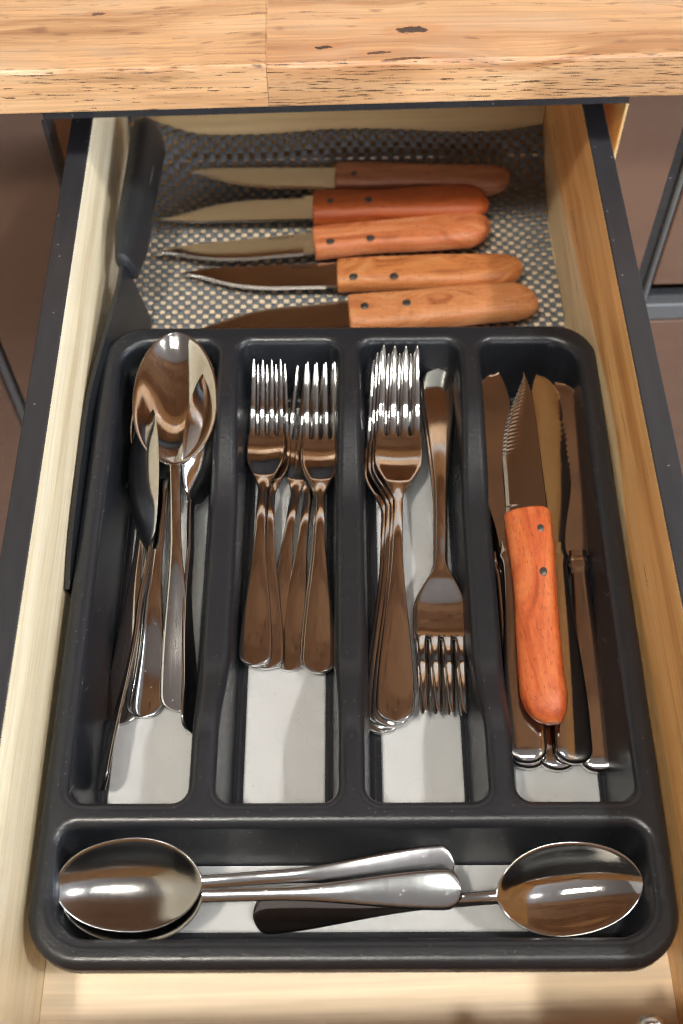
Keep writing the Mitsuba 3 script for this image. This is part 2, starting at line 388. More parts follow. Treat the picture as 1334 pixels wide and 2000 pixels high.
for L_, E_, lab in ((LAMP_A, E_A, 'round recessed ceiling lamp to the right'), (LAMP_B, E_B, 'round recessed ceiling lamp to the left')):
    k = thing('ceiling_lamp', lab, 'ceiling lamp', 'recessed ceiling lamps')
    ring = trimesh.creation.annulus(0.062, 0.080, 0.010)
    ring.apply_translation((L_[0], L_[1], CEIL - 0.005))
    disc = trimesh.creation.cylinder(0.062, 0.006, sections=40)
    disc.apply_translation((L_[0], L_[1], CEIL - 0.003))
    part(k, 'trim', ring, 'm_trim', False)
    part(k, 'diffuser', disc, 'm_trim', False, emitter={'type': 'area', 'radiance': {'type': 'rgb', 'value': list(E_)}})

# ------------------------------------------------------------------ countertop
ROT = math.radians(0.85)
CR = trimesh.transformations.rotation_matrix(ROT, (0, 0, 1), (0, 0.44, 0))


def crot(m):
    m.apply_transform(CR)
    return m


ct = thing('countertop', 'butcher block wooden countertop with dark pores above the open drawer', 'countertop')


def board(x0, x1, seed):
    """A board whose front edge is worn round."""
    xs = np.linspace(x0, x1, 240)
    prof = [(0.30, 0.1673), (0.08, 0.1673), (0.03, 0.1673)]
    a = np.linspace(0, math.pi / 2, 8)
    prof += [(0.0022 * (1 - math.sin(t)) + 0.0, 0.1673 - 0.0022 * (1 - math.cos(t))) for t in a]
    prof += [(0.0, z) for z in np.linspace(0.163, 0.147, 8)]
    prof += [(0.0012 * (1 - math.cos(t)), 0.1452 - 0.0012 * math.sin(t)) for t in np.linspace(0, math.pi / 2, 4)]
    prof += [(0.30, 0.144)]
    prof = np.array(prof)
    V = np.zeros((len(xs), len(prof), 3))
    V[..., 0] = xs[:, None]
    V[..., 1] = 0.44 + prof[None, :, 0]
    V[..., 2] = prof[None, :, 1]
    w = np.exp(-((prof[:, 1] - 0.1665) / 0.0012) ** 2) * (prof[:, 0] < 0.012)
    nz = meshkit.fbm(np.stack([xs * 45, 0 * xs, 0 * xs + seed], -1), 4, seed=int(seed))
    V[..., 2] -= w[None] * (np.clip(nz - 0.42, 0, 1) * 0.0055)[:, None]
    V[..., 1] += (w[None] * 0.5) * (np.clip(nz - 0.42, 0, 1) * 0.006)[:, None]
    n, m = len(xs), len(prof)
    i, j = np.meshgrid(np.arange(n - 1), np.arange(m - 1), indexing='ij')
    q = np.stack([i * m + j, i * m + j + 1, (i + 1) * m + j + 1, (i + 1) * m + j], -1).reshape(-1, 4)
    f = [q[:, [0, 1, 2]], q[:, [0, 2, 3]]]
    for e in (0, (n - 1) * m):
        f.append(np.stack([np.full(m - 2, e), e + np.arange(1, m - 1), e + np.arange(2, m)], -1))
    mesh = trimesh.Trimesh(V.reshape(-1, 3), np.vstack(f), process=False)
    return crot(mesh)


part(ct, 'board', board(-0.90, -0.02845, 3), 'm_counter', 50)
part(ct, 'board', board(-0.02825, 0.90, 5), 'm_counter', 50)

# ------------------------------------------------------------------ cabinet
cb = thing('kitchen_cabinet', 'brown painted kitchen cabinet with black edged opening around the drawer', 'cabinet')
FY = 0.48
part(cb, 'face_panel', crot(box(-0.2125, -0.1455, FY, FY + 0.018, -0.78, 0.1437, 0.0006)), 'm_brown', False)
part(cb, 'face_panel', crot(box(-0.60, -0.2225, FY, FY + 0.018, -0.78, 0.1437, 0.0006)), 'm_brown', False)
part(cb, 'face_panel', crot(box(0.1535, 0.1865, FY, FY + 0.018, -0.78, 0.1437, 0.0006)), 'm_brown', False)
part(cb, 'face_panel', crot(box(0.1975, 0.60, FY, FY + 0.018, -0.026, 0.1437, 0.0006)), 'm_brown', False)
part(cb, 'face_panel', crot(box(0.1975, 0.60, FY, FY + 0.018, -0.78, -0.060, 0.0006)), 'm_brown', False)
part(cb, 'bar_or_gap', crot(box(-0.2222, -0.2165, FY + 0.004, FY + 0.018, -0.78, 0.1437, 0.001)), 'm_grey_bar', False)
part(cb, 'bar_or_gap', crot(box(0.1870, 0.1938, FY + 0.004, FY + 0.018, -0.78, 0.1437, 0.001)), 'm_black_paint', False)  # black strip painted in for the dark gap beside the grey bar
part(cb, 'bar_or_gap', crot(box(0.1940, 0.1972, FY + 0.001, FY + 0.018, -0.78, 0.1437, 0.001)), 'm_grey_bar', False)
part(cb, 'bar_or_gap', crot(box(0.1975, 0.60, FY + 0.001, FY + 0.016, -0.0595, -0.0455, 0.001)), 'm_grey_bar', False)
part(cb, 'top_rail', crot(box(-0.1454, 0.1534, FY, FY + 0.02, 0.1093, 0.1437)), 'm_black_paint', False)
part(cb, 'opening_edge', crot(box(-0.1472, -0.1448, FY - 0.0006, FY + 0.012, -0.05, 0.109, 0.0005)), 'm_black_paint', False)
part(cb, 'opening_edge', crot(box(0.1528, 0.1545, FY - 0.0004, FY + 0.020, -0.05, 0.109, 0.0004)), 'm_raw_edge', False)
part(cb, 'inner_side', crot(box(-0.1500, -0.1462, FY + 0.019, 1.05, -0.70, 0.1435)), 'm_side_amber', False)
part(cb, 'inner_side', crot(box(0.1546, 0.1590, FY + 0.021, 1.05, -0.70, 0.1435)), 'm_side_amber', False)
part(cb, 'carcass', crot(cat(box(-0.60, -0.1502, FY + 0.030, FY + 0.046, -0.78, 0.143), box(0.1592, 0.60, FY + 0.030, FY + 0.046, -0.78, 0.143))), 'm_brown', False)

# ------------------------------------------------------------------ drawer
dw = thing('drawer', 'open wooden drawer with black painted rims, pulled out under the countertop', 'drawer')
XL, XR, ZT, YB, YF = -0.1236, 0.1323, 0.102, 0.572, 0.0485


def side(x_in, sgn, m_in):
    """A drawer side with a slightly ragged painted edge: the board and its black top."""
    x_out = x_in + sgn * 0.0108
    a, b = sorted((x_in, x_out))
    return box(a, b, YF + 0.0005, YB + 0.012, -0.004, ZT - 0.0012, 0.0004), box(a - 0.0001, b + 0.0001, YF + 0.0005, YB + 0.0122, ZT - 0.0012, ZT, 0.0005)


for x_in, sgn, m, lab in ((XL, -1, 'm_side_lit', 'left side of the drawer, its wood colour paled for the strong light on it'), (XR, 1, 'm_side_amber', 'right side of the drawer, orange heartwood with a pale band along its lower back')):
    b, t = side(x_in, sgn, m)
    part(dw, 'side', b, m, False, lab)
    part(dw, 'painted_rim', t, 'm_black_paint', False)
part(dw, 'back', box(XL + 0.0003, XR - 0.0003, YB, YB + 0.011, 0.0, 0.094, 0.0004), 'm_back_wood', False)
part(dw, 'bottom', box(XL + 0.0002, XR - 0.0002, YF + 0.0005, YB - 0.0003, -0.005, 0.0), 'm_floor_wood', False)
part(dw, 'front', box(-0.160, 0.168, YF - 0.018, YF, -0.03, ZT, 0.0012), 'm_side_amber', False)
scr = trimesh.creation.icosphere(3, 0.0042)
scr.vertices[:, 1] *= 0.75
scr.apply_translation((0.0985, 0.0508, 0.090))
part(dw, 'screw', scr, 'm_steel', True)

# ------------------------------------------------------------------ liner: woven grip mat with staggered holes
ln = thing('drawer_liner', 'grey woven non slip drawer liner with staggered square holes under the steak knives', 'drawer liner')


def liner():
    p = 0.0036
    nx, ny = int(round((XR - XL - 0.002) / p)), 76
    sub = 6
    gx, gy = nx * sub + 1, ny * sub + 1
    st = np.array([0, 0.055, 0.27, 0.5, 0.73, 0.945])
    ix = np.append((np.arange(nx)[:, None] + st[None]).ravel(), nx)
    iy = np.append((np.arange(ny)[:, None] + st[None]).ravel(), ny)
    x = XL + 0.001 + ix / nx * (XR - XL - 0.002)
    y = 0.298 + iy * p
    X, Y = np.meshgrid(x, y, indexing='ij')
    cx, cy = ix[:, None] + 0 * Y, iy[None] + 0 * Y
    fx, fy = cx % 1 - 0.5, cy % 1 - 0.5
    odd = (np.floor(cx) + np.floor(cy)) % 2 >= 1
    pad = np.clip(1 - (2 * np.abs(fx)) ** 3, 0, 1) * np.clip(1 - (2 * np.abs(fy)) ** 3, 0, 1)
    Z = 0.0006 + np.where(odd, 0.0007 * pad, -0.0001)
    s = Y  # the mat rides up the back of the drawer
    Z += 0.003 * sm(0.50, 0.53, s) + 0.018 * sm(0.535, 0.574, s) + 0.0013 * (meshkit.noise(np.stack([X * 28, Y * 28, 0 * X], -1), 3) - 0.3) + 0.0015 * np.sin(X * 40 + 1) * sm(0.48, 0.55, Y) + 0.014 * sm(0.05, 0.0, X - XL) * sm(0.49, 0.57, Y)
    Z += 0.0022 * sm(0.03, 0.0, XR - X) * sm(0.44, 0.50, Y)
    V = np.stack([X + 0.0006 * np.sin(Y * 60), np.minimum(Y, YB - 0.0015), Z], -1).reshape(-1, 3)
    i, j = np.meshgrid(np.arange(gx - 1), np.arange(gy - 1), indexing='ij')
    ci, cj = i // sub, j // sub
    li, lj = i % sub, j % sub
    hole = ((ci + cj) % 2 == 0) & (li >= 1) & (li < sub - 1) & (lj >= 1) & (lj < sub - 1)
    keep = ~hole
    q = np.stack([i * gy + j, (i + 1) * gy + j, (i + 1) * gy + j + 1, i * gy + j + 1], -1)[keep]
    f = np.vstack([q[:, [0, 1, 2]], q[:, [0, 2, 3]]])
    # short walls down from each hole's rim, so that the mat has thickness
    hi, hj = np.nonzero(hole)
    H = np.zeros((gx + 1, gy + 1), bool)
    H[:gx - 1, :gy - 1] = hole
    walls = []
    for di, dj, e0, e1 in ((-1, 0, (0, 0), (0, 1)), (1, 0, (1, 1), (1, 0)), (0, -1, (1, 0), (0, 0)), (0, 1, (0, 1), (1, 1))):
        edge = ~H[hi + di, hj + dj]
        a, b = hi[edge], hj[edge]
        walls.append(np.stack([(a + e0[0]) * gy + b + e0[1], (a + e1[0]) * gy + b + e1[1]], -1))
    w = np.vstack(walls)
    n = len(V)
    V2 = V.copy()
    V2[:, 2] -= 0.0005
    f2 = np.vstack([np.stack([w[:, 0], w[:, 1], w[:, 1] + n], -1), np.stack([w[:, 0], w[:, 1] + n, w[:, 0] + n], -1)])
    m = trimesh.Trimesh(np.vstack([V, V2]), np.vstack([f, f2]), process=False)
    m.remove_unreferenced_vertices()
    return m


part(ln, 'mat', liner(), 'm_liner', 40)

# ------------------------------------------------------------------ cutlery tray
TO, TA = np.array([0.0025, 0.0776]), math.radians(-0.93)
TW, TD, RIM, FLOOR = 0.2495, 0.3125, 0.0485, 0.0045


def tray_world(u, v, z):
    taper = 1 + 0.018 * (v / TD - 0.5)
    u = u * taper
    return np.stack([TO[0] + u * math.cos(TA) - v * math.sin(TA), TO[1] + u * math.sin(TA) + v * math.cos(TA), z], -1)


def rrect(u0, u1, v0, v1, r, step=0.0016):
    """Rounded rectangle (points, outward normals), counter-clockwise; r may be four radii (from bottom right)."""
    rs = np.broadcast_to(r, (4,))
    cs = [(u1, v0, 1, -1, -90), (u1, v1, 1, 1, 0), (u0, v1, -1, 1, 90), (u0, v0, -1, -1, 180)]
    P, N = [], []
    for k, (cu, cv, su, sv, a0) in enumerate(cs):
        rr = rs[k]
        c = np.array([cu - su * rr, cv - sv * rr])
        a = np.radians(a0 + np.linspace(0, 90, max(9, int(rr * 1.57 / step))))
        n = np.stack([np.cos(a), np.sin(a)], -1)
        P.append(c + rr * n)
        N.append(n)
        nxt = cs[(k + 1) % 4]
        r2 = rs[(k + 1) % 4]
        c2 = np.array([nxt[0] - nxt[2] * r2, nxt[1] - nxt[3] * r2])
        s, e = P[-1][-1], c2 + r2 * n[-1]
        m = max(2, int(np.linalg.norm(e - s) / step))
        t = np.linspace(0, 1, m + 1)[1:-1, None]
        P.append(s + (e - s) * t)
        N.append(np.repeat(n[-1:], m - 1, 0))
    return np.vstack(P), np.vstack(N)


def dip(u, v):
    """The dividers sink in the middle of their length."""
    inner = sm(0.106, 0.090, np.abs(u))
    return 0.0165 * inner * sm(0.088, 0.135, v) * sm(0.275, 0.205, v)


D1 = 0.0608
DH = 0.0013   # half the flat top of a divider
COMPS = [(-0.1188, -D1 - DH, 0.0586, 0.3052, (0.011, 0.011, 0.019, 0.011)), (-D1 + DH, -DH, 0.0586, 0.3052, 0.011), (DH, D1 - DH, 0.0586, 0.3052, 0.011),
         (D1 + DH, 0.1188, 0.0586, 0.3052, (0.011, 0.019, 0.011, 0.011)), (-0.1198, 0.1198, 0.0066, 0.0566, (0.019, 0.011, 0.011, 0.019))]
tr = thing('cutlery_tray', 'black plastic cutlery tray with five compartments filling the front of the drawer', 'cutlery tray')


def tray_body():
    V, F, base = [], [], 0
    rings0, polys = [], []
    for (u0, u1, v0, v1, r) in COMPS:
        P, N = rrect(u0, u1, v0, v1, r)
        n = len(P)
        d0 = dip(P[:, 0], P[:, 1])
        H = RIM - FLOOR
        rows = []
        fr, taper, fb = 0.0040, 0.0034, 0.0030
        for t in np.linspace(0, 1, 10):      # rounded lip
            a = t * math.pi / 2
            rows.append((fr * math.sin(a), None, fr * (1 - math.cos(a))))
        for t in np.linspace(0.08, 1, 14):  # wall
            rows.append((fr, t, 0))
        ring = []
        for off, t, dz in rows:
            if t is None:
                depth, o = d0 + dz, off + 0 * d0
            else:
                top = d0 + fr
                depth = top + (H - fb - top) * t
                o = fr + 0 * d0
            o = o + taper * (depth / H)
            ring.append((P - N * o[:, None], RIM - depth))
        for t in np.linspace(0.15, 1, 6):    # floor fillet
            a = t * math.pi / 2
            o = fr + taper * (H - fb) / H + fb * (1 - math.cos(a))
            ring.append((P - N * o, np.full(n, FLOOR + fb * (1 - math.sin(a)))))
        idx0 = base
        for q, z in ring:
            V.append(tray_world(q[:, 0], q[:, 1], z))
        m = len(ring)
        i, j = np.meshgrid(np.arange(m - 1), np.arange(n), indexing='ij')
        jn = (j + 1) % n
        q4 = (np.stack([i * n + j, (i + 1) * n + j, (i + 1) * n + jn, i * n + jn], -1) + base).reshape(-1, 4)
        F += [q4[:, [0, 1, 2]], q4[:, [0, 2, 3]]]
        rings0.append((np.arange(n) + base, P))
        q, _ = ring[-1]
        tri = mapbox_earcut.triangulate_float64(q, np.array([n], np.uint32)).reshape(-1, 3)
        F.append(tri.astype(int) + base + (m - 1) * n)
        base += m * n
    # outer lip
    P, N = rrect(-TW / 2, TW / 2, 0, TD, 0.021)
    n = len(P)
    fo = 0.0042
    rows = [(fo * (1 - math.sin(a)), fo * (1 - math.cos(a))) for a in np.linspace(0, math.pi / 2, 8)]
    rows += [(0.0, z) for z in np.linspace(0.005, 0.0105, 4)]
    rows += [(0.0015, 0.0107), (0.0030, 0.0100)]
    for off, dz in rows:
        q = P - N * off
        V.append(tray_world(q[:, 0], q[:, 1], np.full(n, RIM - dz)))
    m = len(rows)
    i, j = np.meshgrid(np.arange(m - 1), np.arange(n), indexing='ij')
    jn = (j + 1) % n
    q4 = (np.stack([i * n + j, (i + 1) * n + j, (i + 1) * n + jn, i * n + jn], -1) + base).reshape(-1, 4)
    F += [q4[:, [0, 1, 2]], q4[:, [0, 2, 3]]]
    outer = (np.arange(n) + base, P - N * fo)
    # top web between the lips
    loops = [outer] + rings0
    pts = np.vstack([l[1] for l in loops])
    ids = np.concatenate([l[0] for l in loops])
    tri = Delaunay(pts).simplices
    cen = pts[tri].mean(1)
    inside = lambda P, q: shapely.contains_xy(shapely.Polygon(P), q[:, 0], q[:, 1])
    ok = inside(outer[1], cen)
    for _, P in rings0:
        ok &= ~inside(P, cen)
    tri = tri[ok]
    F.append(ids[tri.astype(int)])
    mesh = trimesh.Trimesh(np.vstack(V), np.vstack(F), process=False)
    mesh.merge_vertices(digits_vertex=7)
    mesh.fix_normals()
    return mesh


part(tr, 'body', tray_body(), 'm_tray', 60)


def panel(u0, u1, v0, v1, r):
    P, _ = rrect(u0, u1, v0, v1, r, 0.003)
    n = len(P)
    c = P.mean(0)
    P2 = c + (P - c) * np.array([1 - 0.0012 / (u1 - u0), 1 - 0.0012 / (v1 - v0)])
    V = np.vstack([tray_world(P[:, 0], P[:, 1], np.full(n, FLOOR)), tray_world(P2[:, 0], P2[:, 1], np.full(n, FLOOR + 0.0007))])
    k = np.arange(n)
    kn = (k + 1) % n
    f = np.vstack([np.stack([k, kn, kn + n], -1), np.stack([k, kn + n, k + n], -1), mapbox_earcut.triangulate_float64(P2, np.array([n], np.uint32)).reshape(-1, 3).astype(int) + n])
    m = trimesh.Trimesh(V, f, process=False)
    m.fix_normals()
    return m


for u0, u1 in ((-0.1078, -0.0717), (-0.0480, -0.0118), (0.0135, 0.0498), (0.0724, 0.1093)):
    part(tr, 'white_base_panel', panel(u0, u1, 0.0725, 0.292, 0.0045), 'm_white', 30)
part(tr, 'white_base_panel', panel(-0.1050, 0.1050, 0.0215, 0.0505, 0.0045), 'm_white', 30)

# ------------------------------------------------------------------ cutlery meshes (handle end at the origin, along +y)
US = np.array([-1, -0.97, -0.90, -0.80, -0.68, -0.53, -0.36, -0.18, 0, 0.18, 0.36, 0.53, 0.68, 0.80, 0.90, 0.97, 1])
BEV = np.array([1, 0.35, 0.05, 0, 0, 0, 0, 0, 0, 0, 0, 0, 0, 0, 0.05, 0.35, 1])


def handle_w(y, L, hw, neck):
    """Half width of a handle of length L up to its neck."""
    w = neck + (hw - neck) * (1 - sm(0.05, 0.72, y / L))
    r = hw * 0.95
    t = np.clip(y / r, 0, 1)
    return w * np.sqrt(np.clip(1 - (1 - t) ** 2.6, 0, 1))


def arch(y, L, top, neck_y, neck_z):
    """Height of a handle: rests near its end, rises, dips at the neck."""
    a = 0.0022 + (top - 0.0022) * sm(0.0, 0.68 * neck_y, y)
    return a + (neck_z - top) * sm(0.72 * neck_y, neck_y, y)


def spoon(L, bl, bw, D, hw, neck=0.0026, th=0.0017, top=0.0095):
    nb = L - bl
    y = np.concatenate([hw * 0.95 * (1 - np.cos(np.linspace(0, math.pi / 2, 14))), np.linspace(hw * 0.95, nb, 50)[1:], nb + bl * (0.5 - 0.5 * np.cos(np.linspace(0, math.pi, 46)))[1:]])
    t = np.clip((y - nb) / bl, 0, 1)
    egg = np.where(t < 0.46, np.sqrt(np.clip(1 - ((0.46 - t) / 0.46) ** 2.0, 0, 1)) ** 1.08, np.sqrt(np.clip(1 - ((t - 0.46) / 0.54) ** 2.1, 0, 1)))
    bowl = bw * egg
    h = handle_w(y, nb, hw, neck) * (1 - sm(0.0, 0.30, t))
    w = np.maximum((bowl ** 3 + h ** 3) ** (1 / 3), 1e-5)
    zc = arch(y, L, top, nb, D + 0.0020) * (1 - sm(0, 0.2, t)) + (D + 0.0020 - (D - 0.0015) * t) * sm(0, 0.2, t)
    depth = D * np.clip(1 - (np.abs(t - 0.50) / 0.50) ** 2.4, 0, 1) * (t > 0)
    X = w[:, None] * US[None]
    Y = np.repeat(y[:, None], len(US), 1)
    thick = th * (1 - 0.35 * sm(0, 0.2, t))
    crown = 0.0006 * (1 - sm(0, 0.1, t))
    Zt = zc[:, None] - depth[:, None] * (1 - US[None] ** 2) ** 1.2 + crown[:, None] * (1 - US[None] ** 2) - thick[:, None] * 0.45 * BEV[None]
    Zb = zc[:, None] - depth[:, None] * (1 - US[None] ** 2) ** 1.2 - thick[:, None] * (1 - 0.45 * BEV[None])
    return shell(X, Y, Zt, Zb)


def fork(L, tine, head, hwid, hw, neck=0.0025, th=0.0018, top=0.0095, lift=0.014):
    """tine, head: lengths from the tip to the slots' roots and to the neck."""
    yr, yn = L - tine, L - head

    def zc(y):
        s = np.clip((y - yn) / head, 0, 1)
        return arch(y, L, top, yn, 0.0050) + (-0.0030 * np.sin(np.clip(s / 0.62, 0, 1) * math.pi)) + lift * np.clip((s - 0.30) / 0.70, 0, 1) ** 1.9

    y = np.concatenate([hw * 0.95 * (1 - np.cos(np.linspace(0, math.pi / 2, 14))), np.linspace(hw * 0.95, yn - 0.012, 50)[1:], np.linspace(yn - 0.012, yr, 40)[1:]])
    s = (y - (yn - 0.010)) / (0.024)
    sh = sm(0, 1, s) ** 0.9
    w = handle_w(y, yn, hw, neck) * (1 - sh) + hwid * sh
    curve = 0.0010 * sh
    X = w[:, None] * US[None]
    Y = np.repeat(y[:, None], len(US), 1)
    Zt = zc(y)[:, None] + (0.0007 * (1 - sh))[:, None] * (1 - US[None] ** 2) + curve[:, None] * US[None] ** 2 - th * 0.4 * BEV[None]
    Zb = zc(y)[:, None] + curve[:, None] * US[None] ** 2 - th * (1 - 0.4 * BEV[None])
    parts = [shell(X, Y, Zt, Zb)]
    ut = np.array([-1, -0.75, -0.3, 0.3, 0.75, 1])
    bt = np.array([1, 0.25, 0, 0, 0.25, 1])
    yt = np.concatenate([yr + 0.0026 * np.linspace(0, 1, 8) ** 1.5, np.linspace(yr + 0.0026, L - 0.006, 22)[1:], L - 0.006 + 0.006 * np.sin(np.linspace(0, math.pi / 2, 8))[1:]])
    for k in range(4):
        p = 2 * hwid / 4
        c0 = -hwid + p * (k + 0.5)
        q = np.clip((yt - yr) / tine, 0, 1)
        root = np.sqrt(np.clip((yt - yr) / 0.0026, 0, 1))
        half = p / 2 * (1 - 0.27 * root) * (1 - 0.46 * q)
        half = half * np.sqrt(np.clip(1 - np.clip((yt - (L - 0.006)) / 0.006, 0, 0.995) ** 2.4, 0, 1))
        # outer flanks of the outer tines stay on the head's outline
        c = c0 * (1 - 0.06 * q)
        Xk = c[:, None] + half[:, None] * ut[None]
        Yk = np.repeat(yt[:, None], len(ut), 1)
        uu = np.clip(Xk / hwid, -1, 1)
        zt = zc(yt)[:, None] + 0.0010 * uu ** 2
        tk = th * (1 - 0.25 * q)[:, None]
        parts.append(shell(Xk, Yk, zt - tk * 0.4 * bt[None], zt - tk * (1 - 0.4 * bt[None])))
    return cat(*parts)


def table_knife(L=0.200, flip=1):
    """handle and blade meshes; the edge is on the +x side when flip is 1."""
    hl = 0.105
    y = np.concatenate([0.0075 * (1 - np.cos(np.linspace(0, math.pi / 2, 10))), np.linspace(0.0075, hl, 40)[1:]])
    hw = 0.0042 + 0.0045 * (1 - sm(0.02, hl * 0.92, y))
    e = np.sqrt(np.clip(1 - (1 - np.clip(y / 0.0075, 0, 1)) ** 2.4, 0, 1))
    bol = np.exp(-((y - 0.098) / 0.0022) ** 2)
    A = np.maximum(hw * e + 0.0016 * bol, 2e-4)
    B = np.maximum((0.0031 - 0.0004 * y / hl) * np.sqrt(e) + 0.0006 * bol - 0.0004 * np.exp(-((y - 0.103) / 0.002) ** 2), 1e-4)
    P = np.stack([0 * y, y, 0.0036 + 0.0012 * y / hl], -1)
    handle = loft(P, A, B, 28, 3.0)
    yb = np.linspace(hl - 0.002, L, 90)
    t = (yb - yb[0]) / (yb[-1] - yb[0])
    spine = -0.0058 + 0.0 * t - 0.0010 * sm(0, 0.2, t) + 0.0045 * np.clip((t - 0.80) / 0.20, 0, 1) ** 2.0
    edge = 0.0048 + 0.0064 * sm(0.0, 0.42, t) - 0.0002 * sm(.5, .8, t)
    edge = spine + (edge - spine) * np.sqrt(np.clip(1 - np.clip((t - 0.80) / 0.2, 0, 0.998) ** 2.3, 0, 1))
    u = np.array([0, 0.03, 0.35, 0.70, 0.90, 0.965, 1.0])
    X = spine[:, None] + (edge - spine)[:, None] * u[None]
    ser = 0.00022 * np.sign(np.sin(yb * 2 * math.pi / 0.0016))[:, None] * (u[None] > 0.93) * ((t > 0.35) & (t < 0.97))[:, None]
    z0 = 0.0048
    zt = z0 + 0.0007 * (1 - sm(0.1, 0.3, t)[:, None] * 0.3) * (1 - sm(0.0, 1.0, u)[None] * 0.85) - 0.0004 * (u[None] < 0.01) - ser * 0.8
    zb = z0 - 0.0007 * (1 - sm(0.0, 1.0, u)[None] * 0.85) + 0.0003 * (u[None] < 0.01)
    blade = shell(flip * X, np.repeat(yb[:, None], len(u), 1), zt + 0 * X, zb + 0 * X)
    return handle, blade


def steak_blade(edge_sign=1, L=0.104):
    """Blade along +y from the handle at y = 0; edge towards edge_sign * x, spine opposite."""
    y = np.linspace(-0.002, L, 330)
    t = np.clip(y / L, 0, 1)
    spine = -0.0098 + 0.0 * t + 0.0015 * t + 0.0030 * np.clip((t - 0.72) / 0.28, 0, 1) ** 2
    edge = 0.0098 - 0.0004 * sm(0, .3, t)
    edge = spine + (edge - spine) * np.clip(1 - np.clip((t - 0.38) / 0.62, 0, 1) ** 2.2, 0.01, 1)
    W = edge - spine
    ser_on = sm(0.42, 0.46, t) * sm(0.97, 0.93, t)
    sc = np.abs(np.sin(y * math.pi / 0.0021))
    edge = edge - ser_on * 0.0008 * (1 - sc)
    bw = np.minimum(0.0019, W * 0.3)
    fac = np.minimum(0.0075, W * 0.45)
    X = np.stack([spine, spine + 0.0003 * np.minimum(1, W / 0.002), (spine + edge - fac) / 2, edge - fac - bw * 0, edge - fac * 0.5, edge - bw, edge - bw * 0.5, edge], -1)
    X = np.maximum.accumulate(X, 1)
    on = sm(0.055, 0.075, t)
    d = np.array([0.0004, 0, 0, 0, 0.00024, 0.00048, 0.0, 0.0])[None] * np.where(np.arange(8) > 3, on[:, None], 1)
    d[:, 6] = 0.00048 * on + 0.00002 + on * (0.00032 + ser_on * (0.00016 * sc))
    d[:, 7] = 0.00048 * on + 0.00004 + on * (0.00070 + ser_on * 0.0001 * sc)
    Zt = 0.0009 - d
    Zb = np.minimum(-0.0009 + np.array([0.0004, 0, 0, 0, 0, 0.0001, 0.0003, 0.0006])[None] + 0 * X, Zt - 0.00008)
    Y = np.repeat(y[:, None], 8, 1)
    return shell(edge_sign * X[:, :6], Y[:, :6], Zt[:, :6], Zb[:, :6]), shell(edge_sign * X[:, 5:], Y[:, 5:], Zt[:, 5:], Zb[:, 5:])


def steak_handle(edge_sign=1, L=0.106, half=0.0108, th=0.0072, seed=0, blunt=0.0):
    y = np.concatenate([0.0016 * (1 - np.cos(np.linspace(0, math.pi / 2, 6))), np.linspace(0.0016, L - 0.016, 34)[1:], L - 0.016 + 0.016 * np.sin(np.linspace(0, math.pi / 2, 16))[1:]])
    t = y / L
    e0 = np.clip(0.86 + 0.14 * np.sqrt(np.clip(1 - (1 - np.clip(y / 0.0016, 0, 1)) ** 2, 0, 1)), 0, 1)
    q = np.clip((y - (L - 0.016)) / 0.016, 0, 1)
    e1 = np.sqrt(np.clip(1 - q ** 2.2 * 0.93, 0, 1))
    wob = 1 + 0.05 * np.sin(t * 5.5 + 0.8 + seed) - 0.05 * sm(0.15, 0.35, t) * sm(0.6, 0.35, t)
    A = half * e0 * e1 * wob
    B = th * e0 * np.clip(e1, 0.35, 1) * (1 + 0.04 * np.sin(t * 4 + seed))
    cx = -edge_sign * half * 0.30 * (1 - e1) - edge_sign * 0.0006 * np.sin(t * 6)
    P = np.stack([cx, y, 0 * y], -1)
    m = loft(P, A, B, 36, 2.75)
    m.vertices += (meshkit.fbm(m.vertices * 90 + seed * 5, 2, seed=3) - 0.5)[:, None] * m.vertex_normals * 0.0005
    return m


def dome(r, h):
    m = trimesh.creation.icosphere(2, 1.0)
    m.vertices *= (r, r, h)
    return m


# ------------------------------------------------------------------ the steak knives on the liner
def steak_knife(label, start, toward, roll, m_handle, edge_sign, hl, bl, half, seed, rivets=((-0.0035, 0.0115), (-0.0035, 0.0340)), text=None, group='steak knives with wooden handles', th=0.0072):
    """START: where handle and blade meet, on the axis; TOWARD: the blade's tip. Local +y of the handle runs away from the blade."""
    k = thing('steak_knife', label, 'steak knife', group)
    s, t = np.asarray(start, float), np.asarray(toward, float)
    mb = place(s, t, roll)
    d = (t - s) / np.linalg.norm(t - s)
    mh = place(s, s - d, -roll)
    bl_m, ed_m = steak_blade(edge_sign, bl)
    part(k, 'blade', mikit.ply(bl_m, None, 35), 'm_blade', to_world=mb)
    part(k, 'serrated_edge', mikit.ply(ed_m, None, 25), 'm_ground_edge', to_world=mb)
    part(k, 'handle', mikit.ply(steak_handle(-edge_sign, hl, half, th, seed), None, 40), m_handle, to_world=mh)
    for rx, ry in rivets:
        rv = dome(0.0025, 0.0009)
        top = th * (1 - (abs(rx) / half) ** 2.75) ** (1 / 2.75)
        rv.apply_translation((rx * -edge_sign * -1, ry, top - 0.0003))
        part(k, 'rivet', mikit.ply(rv, None, True), 'm_rivet', to_world=mh)
    if text:
        tm = meshkit.text_mesh(text, 0.0026, 0.00006)
        w = tm.bounds[1, 0]
        # reads along the knife's handle direction
        tm.apply_translation((-w / 2, 0, 0))
        tm.apply_transform(trimesh.transformations.rotation_matrix(-math.pi / 2, (0, 0, 1)))
        tm.apply_translation((-edge_sign * 0.0055, 0.019, 0.00092))
        part(k, 'lettering', mikit.ply(tm, None, False), 'm_print', to_world=mb)
    return k


